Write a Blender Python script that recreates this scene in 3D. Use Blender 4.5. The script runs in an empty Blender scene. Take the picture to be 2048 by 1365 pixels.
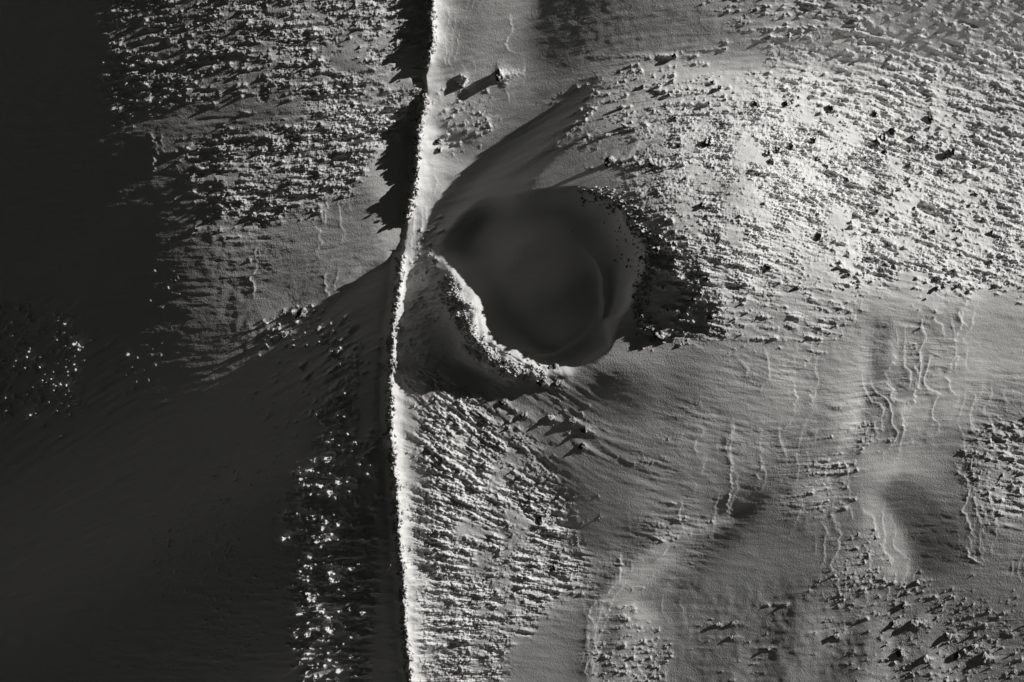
import bpy, math, random
import numpy as np

# ------------------------------------------------------------------ camera, sky, sun, exposure
PX = 32.0                                   # photograph pixels per metre on the ground
CAM_H = 150.0
scene = bpy.context.scene
cam_d = bpy.data.cameras.new("camera")
cam = bpy.data.objects.new("camera", cam_d)
scene.collection.objects.link(cam)
cam.location = (0, 0, CAM_H)
cam.rotation_euler = (0, 0, 0)
cam_d.sensor_width = 36.0
cam_d.lens = 36.0 * CAM_H / (2048 / PX)
cam_d.clip_start = 1.0
cam_d.clip_end = 5000.0
scene.camera = cam

SUN_EL, SUN_AZ = math.radians(13.5), math.radians(27)     # azimuth measured from +X towards +Y
world = bpy.data.worlds.new("World")
scene.world = world
world.use_nodes = True
nt = world.node_tree
nt.nodes.clear()
sky = nt.nodes.new("ShaderNodeTexSky")
sky.sky_type = 'NISHITA'
sky.sun_disc = False
sky.sun_elevation = SUN_EL
sky.sun_rotation = math.radians(90) - SUN_AZ
sky.altitude = 2500; sky.air_density = 0.135; sky.dust_density = 0.15; sky.ozone_density = 1.0
bw = nt.nodes.new("ShaderNodeRGBToBW")
tint = nt.nodes.new("ShaderNodeMix"); tint.data_type = 'RGBA'; tint.blend_type = 'MULTIPLY'
tint.inputs[0].default_value = 1.0
tint.inputs[7].default_value = (1.0, 0.977, 0.935, 1)
bg = nt.nodes.new("ShaderNodeBackground")
bg.inputs[1].default_value = 0.05
out = nt.nodes.new("ShaderNodeOutputWorld")
nt.links.new(sky.outputs[0], bw.inputs[0])
nt.links.new(bw.outputs[0], tint.inputs[6])
nt.links.new(tint.outputs[2], bg.inputs[0])
nt.links.new(bg.outputs[0], out.inputs[0])

sun_d = bpy.data.lights.new("sun", 'SUN')
sun_d.energy = 3.6
sun_d.angle = math.radians(0.55)
sun_d.color = (1.0, 0.977, 0.935)
sun = bpy.data.objects.new("sun", sun_d)
scene.collection.objects.link(sun)
sdir = (math.cos(SUN_EL) * math.cos(SUN_AZ), math.cos(SUN_EL) * math.sin(SUN_AZ), math.sin(SUN_EL))
from mathutils import Vector, Matrix
sun.rotation_euler = Vector(sdir).to_track_quat('Z', 'Y').to_euler()
scene.view_settings.view_transform = 'Standard'
scene.view_settings.look = 'None'
scene.view_settings.exposure = 0.0
scene.view_settings.gamma = 1.0

# ------------------------------------------------------------------ helpers
rng = np.random.default_rng(7)
R = random.Random(11)
_tabs = {}


def noise(x, y, s, seed=0):
    """smooth value noise in -1..1 with feature size s (photo pixels)"""
    if seed not in _tabs:
        _tabs[seed] = np.random.default_rng(1000 + seed).uniform(-1, 1, (256, 256)).astype(np.float32)
    t = _tabs[seed]
    x = np.asarray(x); y = np.asarray(y)
    x, y = (x * .82 + y * .5723) / s + 31.7 * seed, (y * .82 - x * .5723) / s + 17.3 * seed
    xi = np.floor(x).astype(np.int32); yi = np.floor(y).astype(np.int32)
    fx = (x - xi).astype(np.float32); fy = (y - yi).astype(np.float32)
    fx = fx * fx * fx * (fx * (fx * 6 - 15) + 10); fy = fy * fy * fy * (fy * (fy * 6 - 15) + 10)
    a = xi & 255; b = (xi + 1) & 255; c = yi & 255; d = (yi + 1) & 255
    return (t[c, a] * (1 - fx) + t[c, b] * fx) * (1 - fy) + (t[d, a] * (1 - fx) + t[d, b] * fx) * fy


def inpoly(px, py, poly):
    r = np.zeros(np.shape(px), bool)
    n = len(poly)
    for i in range(n):
        x0, y0 = poly[i]; x1, y1 = poly[(i + 1) % n]
        if y0 == y1: continue
        c = ((y0 > py) != (y1 > py)) & (px < (x1 - x0) * (py - y0) / (y1 - y0) + x0)
        r ^= c
    return r


def blur(a, s):
    """gaussian blur, s in samples"""
    if s <= 0: return a
    n = int(3 * s + 1)
    k = np.exp(-0.5 * (np.arange(-n, n + 1) / s) ** 2); k /= k.sum()
    p = np.pad(a, ((n, n), (n, n)), mode='edge')
    p = np.apply_along_axis(lambda v: np.convolve(v, k, 'valid'), 0, p)
    return np.apply_along_axis(lambda v: np.convolve(v, k, 'valid'), 1, p)


def fastblur(a, k):
    for ax in (0, 1):
        for _ in range(2):
            c = np.cumsum(np.concatenate([np.zeros_like(np.take(a, [0], ax)), a], ax), ax)
            n_ = a.shape[ax]
            lo = np.clip(np.arange(n_) - k, 0, n_); hi = np.clip(np.arange(n_) + k + 1, 0, n_)
            a = (np.take(c, hi, ax) - np.take(c, lo, ax)) / ((hi - lo)[:, None] if ax == 0 else (hi - lo)[None])
    return a


def polydist(px, py, pts):
    """distance to a polyline and the position along it (0..1)"""
    best = np.full(np.shape(px), 1e9); tt = np.zeros(np.shape(px))
    seg = [math.dist(pts[i], pts[i + 1]) for i in range(len(pts) - 1)]
    tot = sum(seg); acc = 0
    for i in range(len(pts) - 1):
        ax, ay = pts[i]; bx, by = pts[i + 1]
        dx, dy = bx - ax, by - ay
        u = np.clip(((px - ax) * dx + (py - ay) * dy) / (dx * dx + dy * dy), 0, 1)
        d = np.hypot(px - ax - u * dx, py - ay - u * dy)
        m = d < best
        best = np.where(m, d, best); tt = np.where(m, (acc + u * seg[i]) / tot, tt)
        acc += seg[i]
    return best, tt


def smooth(e0, e1, x):
    t = np.clip((x - e0) / (e1 - e0), 0, 1)
    return t * t * (3 - 2 * t)


# ------------------------------------------------------------------ the lie of the land
# How steeply the snow faces the low sun, estimated every 64 pixels of the photograph
LIE = """
25 20 22 46 52 56 62 68 75 85 95 100 105 125 125 115 120 60 55 70 88 97 105 110 115 120 120 120 118 115 115 115 115
22 20 22 42 50 54 60 68 78 90 100 105 105 125 120 115 115 62 58 76 90 100 105 112 118 120 122 122 120 118 118 118 118
20 20 22 36 42 46 52 64 78 90 100 105 110 120 118 118 110 82 68 90 108 125 136 142 145 148 145 138 132 128 125 125 122
20 20 20 30 38 42 46 56 70 84 95 105 108 125 125 124 112 84 70 100 118 134 146 158 166 170 168 160 152 144 138 132 130
20 20 22 28 34 42 50 60 74 85 95 105 105 125 125 118 85 62 80 98 118 134 146 158 168 176 176 168 160 152 146 140 138
22 22 22 28 32 42 58 70 80 88 95 100 100 130 125 95 60 58 76 96 112 130 145 158 172 180 180 172 164 158 152 146 144
22 22 24 28 32 42 56 70 80 88 90 100 100 130 120 70 60 80 90 95 112 126 142 156 170 176 178 172 166 162 156 152 148
22 22 24 26 30 38 58 74 80 88 98 105 100 120 90 80 80 80 80 85 100 120 138 154 166 172 172 170 166 162 158 154 150
22 22 26 28 32 38 58 76 82 88 98 105 100 105 85 80 80 80 80 85 95 105 120 142 158 166 168 168 166 162 158 154 150
26 24 28 34 34 36 55 72 82 84 88 84 70 105 90 80 80 80 80 85 90 95 108 128 142 150 154 154 150 150 150 148 146
36 36 30 32 34 34 40 62 78 76 52 46 44 105 80 80 80 80 80 90 100 110 122 134 138 140 138 138 140 142 150 150 145
38 38 30 36 32 32 35 48 50 44 44 44 42 110 75 75 80 80 80 90 98 100 108 120 130 138 140 138 134 140 150 150 145
38 38 30 34 32 32 34 38 42 44 44 44 42 115 105 90 80 78 82 82 82 90 105 122 132 142 144 140 130 138 145 140 135
34 32 26 28 30 30 32 36 40 48 56 54 42 120 125 105 88 80 75 80 86 95 108 118 124 130 138 140 130 145 130 122 115
24 22 24 26 28 30 32 34 38 56 62 61 42 120 128 122 104 80 74 86 94 104 112 114 114 114 126 134 130 120 108 110 112
20 20 22 24 26 28 30 32 36 56 62 61 42 120 128 126 114 90 72 84 94 108 112 108 94 106 120 128 124 108 102 106 112
20 20 22 24 26 28 30 32 36 56 62 61 42 120 126 126 118 106 76 80 94 112 108 86 76 96 110 122 112 92 88 106 114
20 20 22 24 26 28 30 32 36 56 62 61 42 120 124 126 120 114 96 84 92 116 110 80 78 88 98 116 114 76 80 98 106
20 20 22 24 26 28 30 32 36 56 62 61 42 118 122 124 120 116 112 106 118 106 94 80 84 88 94 106 108 98 72 86 96
20 20 22 24 26 28 30 32 36 56 62 61 42 115 120 122 120 116 108 110 126 106 82 80 84 87 90 98 98 94 84 86 88
20 20 22 24 26 28 30 32 36 56 62 61 42 112 118 120 116 112 100 110 124 102 84 84 84 85 88 92 92 88 85 84 84
20 20 22 24 26 28 30 32 36 56 62 61 42 110 115 118 112 108 98 106 118 100 84 84 84 84 86 90 90 86 84 82 82
"""
lie = np.array([[float(v) for v in r.split()] for r in LIE.strip().splitlines()])
CORR = [[0,0,0,0,0,0,10,39,5,19,14,9,37,0,-45,-2,11,-45,0,-30,-2,-8,-2,10,-16,24,-17,-3,-17,-34,3,-20,0],[0,0,0,0,0,0,21,-36,19,58,-20,33,28,0,-45,9,9,-45,0,-17,-21,-18,-40,-34,-22,-38,-39,-24,-7,-19,-20,-15,20],[0,0,0,0,0,0,0,27,-9,15,-1,-45,60,0,-45,0,0,0,0,17,36,50,48,55,60,30,60,35,40,51,60,13,60],[0,0,0,0,0,0,0,0,-45,-2,16,60,-24,0,3,0,0,0,0,36,22,31,27,29,60,46,60,60,60,30,60,60,41],[0,0,0,0,0,0,0,-44,35,22,-16,28,60,0,-45,0,0,0,0,15,41,60,60,35,60,44,46,60,60,55,54,60,46],[0,0,0,0,0,0,0,60,48,27,21,46,60,0,0,0,0,0,0,0,0,60,53,53,60,60,60,60,60,60,60,60,60],[0,0,0,0,0,0,0,42,-24,31,5,-31,60,0,0,0,0,0,0,0,0,29,54,-9,58,60,60,60,44,58,52,60,60],[0,0,0,0,0,0,0,60,13,10,1,-5,60,0,0,0,0,0,0,0,0,42,60,39,38,60,11,60,47,60,60,60,60],[0,0,0,0,0,0,0,3,-31,-5,-4,-14,60,0,0,0,0,0,0,0,0,60,34,60,60,25,60,60,60,60,45,60,54],[0,0,0,0,0,0,0,-7,0,-32,22,60,60,0,0,0,0,0,0,0,0,60,45,46,38,37,10,48,25,50,39,58,23],[0,0,0,0,0,0,0,-39,43,30,0,0,0,0,0,0,0,0,0,0,0,60,60,38,22,23,24,-2,32,-11,15,2,-4],[0,0,0,0,0,0,0,0,0,0,0,0,0,0,0,0,0,0,0,60,60,45,21,14,13,13,1,40,60,3,-10,27,13],[0,0,0,0,0,0,0,0,0,0,0,0,0,0,60,60,60,51,21,60,60,-6,13,22,2,32,2,38,39,-42,10,19,-4],[0,0,0,0,0,0,0,0,0,0,0,0,0,0,60,60,41,49,-2,46,53,14,11,10,19,43,-20,59,-41,60,21,47,-17],[0,0,0,0,0,0,0,0,0,0,60,33,0,0,60,60,36,25,60,9,5,19,33,18,18,0,-21,60,-20,26,8,-19,12],[0,0,0,0,0,0,0,0,0,0,60,34,0,0,60,46,59,16,15,25,28,0,0,0,0,-20,53,-11,60,18,-1,-45,20],[0,0,0,0,0,0,0,0,0,0,60,40,0,0,60,44,54,60,12,9,42,0,0,0,0,22,37,-45,0,0,0,0,44],[0,0,0,0,0,0,0,0,0,0,60,41,0,0,60,38,20,56,39,-7,-36,0,0,0,0,-36,-17,-35,0,0,0,0,-12],[0,0,0,0,0,0,0,0,0,0,60,35,0,0,60,-3,57,41,11,16,-45,0,0,0,0,-6,2,30,0,0,0,0,6],[0,0,0,0,0,0,0,0,0,0,60,31,0,0,33,60,5,46,38,-45,-45,0,0,0,0,-25,-12,6,0,0,0,0,-1],[0,0,0,0,0,0,0,0,0,0,60,33,0,0,54,9,52,17,-4,-23,10,0,0,0,0,-45,47,-38,41,-14,16,-44,-13],[0,0,0,0,0,0,0,0,0,0,51,25,0,0,28,35,6,8,-6,-43,31,9,-4,-16,35,-45,35,-45,56,-45,58,6,-6]]
lie0 = lie
if CORR is not None: lie = lie + np.array(CORR, float)
G = 8.0                                                    # macro raster step, pixels
MX0, MY0 = -512.0, -512.0
mnx, mny = 384, 300
mx = MX0 + G * np.arange(mnx); my = MY0 + G * np.arange(mny)
MXX, MYY = np.meshgrid(mx, my)


def bil(a, fx, fy):
    fx = np.clip(fx, 0, a.shape[1] - 1.001); fy = np.clip(fy, 0, a.shape[0] - 1.001)
    xi = fx.astype(int); yi = fy.astype(int); fx = fx - xi; fy = fy - yi
    return (a[yi, xi] * (1 - fx) + a[yi, xi + 1] * fx) * (1 - fy) + (a[yi + 1, xi] * (1 - fx) + a[yi + 1, xi + 1] * fx) * fy


tone = blur(bil(lie, (MXX + 26 * noise(MXX, MYY, 120, 91) + 14 * noise(MXX, MYY, 50, 92)) / 64, (MYY + 22 * noise(MXX, MYY, 120, 93)) / 64), 1.8)


def patch(poly, val, feather, amount=1.0):
    global tone
    m = blur(inpoly(MXX, MYY, poly).astype(float), feather / G) * amount
    tone = tone * (1 - m) + val * m


# the shaded west flank of the mound
extra = np.zeros_like(tone)


def steepen(poly, v, feather):
    global extra
    extra = np.maximum(extra, v * blur(inpoly(MXX, MYY, poly).astype(float), feather / G))


steepen([(1215, 135), (1160, 165), (1100, 215), (1010, 290), (950, 350), (905, 400), (870, 470), (900, 540), (1000, 560), (1090, 440), (1060, 370), (1095, 300), (1155, 225)], 0.13, 10)
steepen([(-600, 180), (180, 240), (330, 300), (340, 480), (360, 560), (300, 900), (-600, 900)], 0.022, 55)
steepen([(1088, -600), (1150, -600), (1190, 20), (1140, 90), (1100, 100), (1085, 60)], 0.02, 12)
patch([(1215, 135), (1160, 165), (1100, 215), (1010, 290), (950, 350), (905, 400), (870, 470), (900, 520), (1000, 420), (1050, 375), (1090, 300), (1150, 225)], 34, 9)
patch([(1085, -600), (1150, -600), (1190, 40), (1150, 110), (1100, 120), (1082, 60)], 48, 8)     # dark fold at the top
patch([(1470, 1020), (1530, 960), (1560, 1000), (1500, 1100), (1430, 1180), (1400, 1240), (1360, 1260), (1370, 1200), (1440, 1130)], 48, 15)
patch([(1790, 1000), (1840, 960), (1900, 1000), (1960, 1080), (1960, 1170), (1890, 1180), (1850, 1080)], 48, 12)
patch([(1330, 1110), (1390, 1130), (1340, 1180), (1290, 1220), (1340, 1270), (1300, 1300), (1230, 1230), (1250, 1170)], 158, 8, .9)
patch([(1750, 1000), (1790, 1010), (1850, 1090), (1870, 1180), (1820, 1190), (1760, 1080)], 150, 8, .9)
patch([(1480, 1035), (1490, 1060), (1370, 1110), (1260, 1200), (1215, 1290), (1210, 1500), (1185, 1500), (1190, 1260), (1240, 1170), (1350, 1085)], 160, 6, .8)
patch([(1760, 640), (1800, 640), (1790, 800), (1760, 900), (1720, 1000), (1680, 1000), (1750, 850)], 100, 8, .7)
patch([(1850, 640), (1950, 600), (1910, 760), (1890, 850), (1840, 880), (1860, 760)], 152, 9, .8)
patch([(1110, 900), (1150, 950), (1190, 1060), (1260, 1120), (1150, 1120), (1120, 1000)], 74, 16)
patch([(1230, 400), (1310, 430), (1400, 540), (1440, 650), (1300, 680), (1250, 640), (1275, 540)], 62, 14, .85)
patch([(1190, 730), (1300, 750), (1330, 830), (1240, 850), (1150, 790)], 78, 20)
patch([(740, 520), (790, 500), (780, 560), (600, 690), (480, 760), (440, 820), (400, 800), (500, 700), (640, 620)], 40, 8)

SUNR = 3.6 * 0.86 / math.pi
lin = np.where(tone / 255 <= 0.04045, tone / 255 / 12.92, ((tone / 255 + 0.055) / 1.055) ** 2.4)
ndl = np.clip((lin - 0.022) / SUNR, -0.05, 0.98)
alpha = SUN_EL - np.arcsin(ndl)
slope = np.tan(alpha)                                       # rise towards the sun
slope = np.where(tone < 44, slope + (44 - tone) * 0.0012, slope) + extra
t0 = blur(bil(lie0, MXX / 64, MYY / 64), 2)
FAC = blur(np.clip(((((t0 / 255 + 0.055) / 1.055) ** 2.4) - .022) / SUNR / .2, .5, 2.1), 3)
FAC = FAC ** .72
FAC = np.where(MXX < 800, np.maximum(FAC, .9), FAC)
mean = slope[64:240, 64:320].mean()
g = slope - mean
win = np.minimum(1, np.minimum.reduce([np.arange(mnx)[None] / 30 + 0 * MYY, (mnx - 1 - np.arange(mnx))[None] / 30 + 0 * MYY,
                                       np.arange(mny)[:, None] / 30 + 0 * MXX, (mny - 1 - np.arange(mny))[:, None] / 30 + 0 * MXX]))
g = g * win
FG = np.fft.fft2(g, s=(512, 512))
ky = np.fft.fftfreq(512, G)[:, None] * 2 * np.pi; kx = np.fft.fftfreq(512, G)[None] * 2 * np.pi
D = 1j * (kx * math.cos(SUN_AZ) - ky * math.sin(SUN_AZ))     # image rows run downwards
K2 = kx ** 2 + ky ** 2; K2[0, 0] = 1
H = np.conj(D) * FG / (np.abs(D) ** 2 + 0.005 * K2)
H[0, 0] = 0
macro = np.real(np.fft.ifft2(H))[:mny, :mnx]                # in pixels
macro = macro + 0.5 * mean * (MXX * math.cos(SUN_AZ) - MYY * math.sin(SUN_AZ)) * 2 * 1.0
macro -= bil(macro, np.array([(1400 - MX0) / G]), np.array([(700 - MY0) / G]))[0]

WALL = [(-700, 880), (-160, 868), (0, 858), (60, 859), (100, 852), (130, 842), (160, 845), (180, 845), (200, 838), (230, 832), (300, 828),
        (340, 824), (370, 820), (400, 815), (430, 806), (480, 800), (510, 797), (540, 795), (580, 790), (640, 785), (680, 782), (720, 780),
        (760, 779), (800, 781), (850, 780), (900, 785), (940, 787), (1000, 793), (1060, 795), (1100, 797), (1150, 802), (1200, 803),
        (1280, 806), (1365, 812), (1525, 818), (2000, 830)]
WY = [p[0] for p in WALL]; WX = [p[1] for p in WALL]
HL_Y = [-200, 0, 90, 112, 165, 190, 420, 440, 492, 508, 540, 620, 800, 1365, 1700]
HL_V = [16, 17, 17, 5, 5, 23, 22, 5, 5, 12, 15, 11, 10, 11, 11]


def wallx(y):
    return np.interp(y, WY, WX)


BOWL = [(1050, 392), (1100, 384), (1150, 380), (1200, 388), (1238, 415), (1250, 450), (1282, 490), (1278, 545), (1262, 590), (1250, 630),
        (1215, 640), (1225, 690), (1170, 730), (1110, 748), (1075, 722), (1040, 712), (1005, 690), (980, 655), (958, 605), (938, 565), (900, 520),
        (880, 490), (910, 440), (960, 400), (1010, 385)]
SPINE = [(868, 515), (893, 562), (908, 595), (925, 632), (948, 675), (978, 712), (1015, 736), (1060, 744), (1100, 742)]
RING = [(1160, 488), (1190, 520), (1207, 560), (1212, 600), (1205, 635), (1180, 662), (1150, 685), (1110, 702), (1070, 710), (1030, 704)]


def detail(PXX, PYY, full):
    """everything finer than the lie of the land, in pixels"""
    x = PXX + 5 * noise(PXX, PYY, 40, 1); y = PYY + 5 * noise(PXX, PYY, 40, 2)
    h = np.zeros(PXX.shape)
    # drift banked against the wall: steep towards the sun, dropping behind
    wx = wallx(PYY) + 3.5 * noise(PXX * 0, PYY, 16, 3) + 2 * noise(PXX * 0, PYY, 6, 4)
    d = PXX - wx
    dsm = PXX - wallx(PYY) - 2.5 * noise(PXX * .8, PYY, 30, 3) - 1.2 * noise(PXX, PYY, 9, 4)
    hl = np.interp(PYY, HL_Y, HL_V)
    tooth = 1 + 0.30 * noise(PXX * 0, PYY, 24, 5) + 0.20 * noise(PXX * 0, PYY, 10, 6)
    hl = hl * tooth
    dd = np.interp(PYY, [-600, 0, 150, 300, 500, 800, 1500], [16, 16, 12, 20, 20, 30, 34])
    wid = np.interp(PYY, [-600, 110, 150, 200, 400, 450, 500, 560, 2000], [11, 11, 20, 20, 20, 34, 28, 12, 11])
    wid = wid * (1 + .35 * noise(PXX * .6, PYY, 70, 7) + .25 * noise(PXX * .4, PYY, 24, 8))
    dr = np.maximum(np.where(d > 0, dsm, 0), 0)
    hs = np.interp(PYY, [-600, 90, 140, 220, 370, 440, 490, 560, 640, 2000], [10, 10, 5, 20, 18, 7, 7, 15, 12, 11]) * (1 + .15 * noise(PXX, PYY, 22, 12))
    hs = hs + (hl - hs) * np.exp(-dr / 5)
    right = (hs + dd) * (.58 * np.exp(-(dr / wid) ** 1.1) + .42 * np.exp(-(dr / (wid * 3.2)) ** 1.3)) - dd * np.exp(-dr / 260)
    left = hl * np.clip(1 + np.minimum(d, 0) / 9, 0, 1) ** 1.5
    left = left - 3 * np.exp(-((d + 22) / 10) ** 2) * (hl > 6)
    h += np.where(d > 0, right, left)
    # bowl
    if full:
        m = inpoly(x + 3 * noise(x, y, 12, 9) + 7 * noise(x, y, 34, 9), y + 3 * noise(x, y, 12, 10) + 6 * noise(x, y, 30, 10), BOWL).astype(float)
        sm = blur(m, 5.0)
        deep = blur(m, 15.0)
        east = smooth(1120, 1230, x) * smooth(380, 440, y)
        h -= 15 * smooth(.25, 1, sm) * east + 56 * np.clip((deep - .25) / .75, 0, 1) ** 1.5
        ds, ts = polydist(x, y, SPINE)
        prof = np.interp(ts, [0, .12, .3, .6, .9, 1], [5, 13, 19, 20, 8, 2])
        prof = prof * (.95 + .28 * noise(x, y, 24, 96) + .2 * noise(x, y, 11, 98))
        h += prof * (np.exp(-(ds / 31) ** 3) * .8 + .2 * np.exp(-(ds / 16) ** 2))
        h += 5 * np.exp(-(ds / 60) ** 2)
        # trough behind the spine
        dt, tt = polydist(x, y, [(845, 600), (870, 660), (905, 715), (960, 745)])
        h -= 7 * np.exp(-(dt / 34) ** 2)
        # drifted lip round the bowl floor
        dr_, tr = polydist(x, y, RING)
        side = np.hypot(x - 1090, y - 590) - np.hypot(np.interp(tr, [0, 1], [80, 100]), 60)
        h += np.interp(tr, [0, .15, .3, .6, 1], [0, 5, 12, 13, 9]) * np.exp(-(dr_ / 9) ** 1.2)
        # rocky knot below the spine
        dk, tk = polydist(x, y, [(1075, 752), (1100, 745), (1130, 742)])
        h += 7 * np.exp(-(dk / 13) ** 2)
    # edge of the mound that throws the shadow over its west flank
    # wind-cut steps: x = f(y), upper plate on the left
    for pts, a, L, jag in STEPS:
        ys = [p[1] for p in pts]; xs = [p[0] for p in pts]
        band = (PYY > ys[0] - 6) & (PYY < ys[-1] + 6)
        if not band.any(): continue
        f = np.interp(PYY, ys, xs) + jag * noise(PXX * .12, PYY, 9, 21) + 0.8 * jag * noise(PXX * .2, PYY, 4, 22) + 2 * jag * noise(PXX * .1, PYY, 30, 24)
        s = PXX - f
        tap = smooth(ys[0] - 4, ys[0] + 14, PYY) * (1 - smooth(ys[-1] - 14, ys[-1] + 4, PYY))
        mod = 0.65 + 0.6 * noise(PXX * 0, PYY, 25, 23)
        h += .6 * a * mod * tap * np.where(s < 0, np.exp(np.minimum(s, 0) / L), np.exp(-np.maximum(s, 0) / 1.3))
    return h


# hand-placed boulders: x, y, half width, half height(plan), rise, label
BIG = [
    (1594, 193, 8, 7, 8, "dark boulder at the top of the mound, left one of two beside a snow streak"),
    (1692, 198, 9, 10, 9, "large dark boulder near the mound's top with a bright snow ramp on its right"),
    (1530, 197, 8, 8, 8, "dark boulder on the mound's upper left shoulder with clean shadow"),
    (1546, 303, 9, 8, 8, "dark boulder, left end of the row across the mound's middle"),
    (1568, 293, 7, 7, 7, "dark boulder, second from the left of the row across the mound"),
    (1552, 321, 8, 7, 7, "dark boulder just below the left end of the mound's row"),
    (1600, 285, 7, 8, 8, "oval dark boulder in the middle of the mound's row"),
    (1650, 268, 6, 7, 7, "narrow dark boulder standing above the mound's row"),
    (1655, 310, 8, 8, 8, "dark boulder at the foot of the smooth patch on the mound"),
    (1672, 325, 7, 8, 7, "dark boulder directly below its neighbour on the mound's smooth patch"),
    (1685, 316, 7, 6, 7, "dark boulder, right one of the close group under the mound's smooth patch"),
    (1804, 258, 9, 10, 9, "large dark boulder on the right shoulder of the mound, lower of the pair"),
    (1824, 242, 8, 9, 9, "round dark boulder on the right shoulder of the mound, upper of the pair"),
    (1790, 268, 8, 8, 7, "dark boulder left of the pair on the mound's right shoulder"),
    (1805, 290, 7, 9, 8, "tall dark boulder below the pair on the mound's right shoulder"),
    (1948, 285, 9, 9, 9, "isolated dark boulder in rippled snow right of the mound"),
    (1912, 215, 8, 11, 8, "jagged dark boulder in the upper right field"),
    (1790, 205, 7, 9, 7, "ragged dark boulder above the mound's right shoulder"),
    (1870, 255, 7, 9, 8, "dark boulder in the snow right of the paired boulders"),
    (1424, 280, 10, 9, 10, "lone wedge-shaped boulder on the mound's smooth left slope"),
    (1310, 322, 13, 9, 7, "big snow-plastered boulder with a long shadow on the mound's left slope"),
    (1226, 318, 14, 10, 6, "snow-plastered boulder at the far left of the mound above the bowl"),
    (1366, 286, 6, 5, 6, "small dark boulder between the two larger ones on the mound's left slope"),
    (1265, 245, 16, 7, 5, "low elongated boulder in the long curved snow streaks"),
    (1406, 413, 8, 7, 7, "dark boulder in the fine rubble above the bowl's right side"),
    (1650, 470, 6, 11, 8, "upright dark boulder in bright rubble right of the bowl"),
    (1540, 533, 13, 5, 7, "slanting dark boulder among the rubble south-east of the bowl"),
    (1432, 632, 14, 7, 9, "slanting dark boulder at the lower edge of the mound"),
    (1322, 672, 14, 9, 10, "dark boulder in smooth snow below the bowl's right rim"),
    (1000, 128, 9, 12, 17, "tall rock throwing a broad black shadow between wall and mound"),
    (873, 263, 8, 7, 8, "diamond-shaped dark rock beside the upper wall"),
    (875, 281, 6, 6, 6, "small dark rock just below the diamond-shaped one by the upper wall"),
    (587, 628, 12, 14, 8, "sharp snow-covered crag on the slope left of the wall"),
    (553, 668, 12, 10, 7, "snow-covered crag in the shadow edge left of the wall, lower of two"),
    (626, 660, 8, 12, 6, "thin snow-covered crag between the sharp crag and the wall"),
    (1108, 738, 13, 9, 8, "rimed crag at the tail of the rubble spine below the bowl"),
    (1088, 765, 12, 8, 7, "rimed crag in its own shadow under the rubble spine's tail"),
    (1120, 768, 8, 6, 6, "small rimed crag right of the shaded one below the bowl"),
    (1150, 843, 9, 8, 6, "rimed rock at the upper head of the streaked cluster below the bowl"),
    (1172, 862, 8, 8, 6, "rimed rock at the right head of the streaked cluster below the bowl"),
    (1168, 897, 7, 8, 6, "rimed rock at the end of the bright curved drift below the bowl"),
    (1106, 836, 8, 8, 6, "rimed rock at the left head of the streaked cluster below the bowl"),
    (1008, 806, 9, 6, 6, "lone rimed rock with a pointed shadow in the smooth gully"),
    (1050, 832, 8, 7, 6, "lone rimed rock with a thin line of shadow in the smooth gully"),
    (1085, 1052, 8, 12, 10, "dark rock with a square shadow at the right edge of the rough strip"),
    (1112, 1153, 13, 9, 11, "big dark rock at the outer right edge of the rough strip"),
    (1878, 1278, 12, 10, 12, "biggest dark rock of the lower right corner with a shadow like a wing"),
    (1950, 1306, 10, 9, 11, "dark dome-shaped rock in the lower right corner"),
    (1834, 1280, 9, 8, 10, "dark rock left of the biggest one in the lower right corner"),
    (1714, 1306, 9, 7, 8, "dark rock with a long snow tail at the left of the rocky corner"),
    (1852, 1242, 7, 6, 8, "round dark rock above the biggest one in the lower right corner"),
    (1882, 1190, 7, 6, 7, "small dark rock at the tip of the curved drift, lower right"),
    (1848, 1345, 10, 9, 11, "dark rock at the bottom edge, left of the corner's row"),
    (1904, 1356, 9, 8, 10, "dark rock at the bottom edge, second of the corner's row"),
    (1970, 1350, 9, 10, 10, "dark rock at the bottom edge, third of the corner's row"),
    (1988, 1340, 8, 10, 10, "pointed dark rock at the bottom edge beside the third of the row"),
    (2030, 1352, 10, 11, 11, "dark rock in the very lower right corner of the field"),
    (2005, 1328, 8, 8, 9, "dark rock above the corner rock at lower right"),
    (1494, 1281, 7, 5, 7, "lone black rock on the dimpled snow, largest of its scatter"),
    (1463, 1284, 6, 5, 6, "small black rock with a bright tail on the dimpled snow"),
    (1492, 1311, 6, 5, 6, "small black rock below the largest of the dimpled snow's scatter"),
    (1572, 1334, 6, 5, 6, "small black rock near the bottom edge of the dimpled snow"),
]

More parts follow.
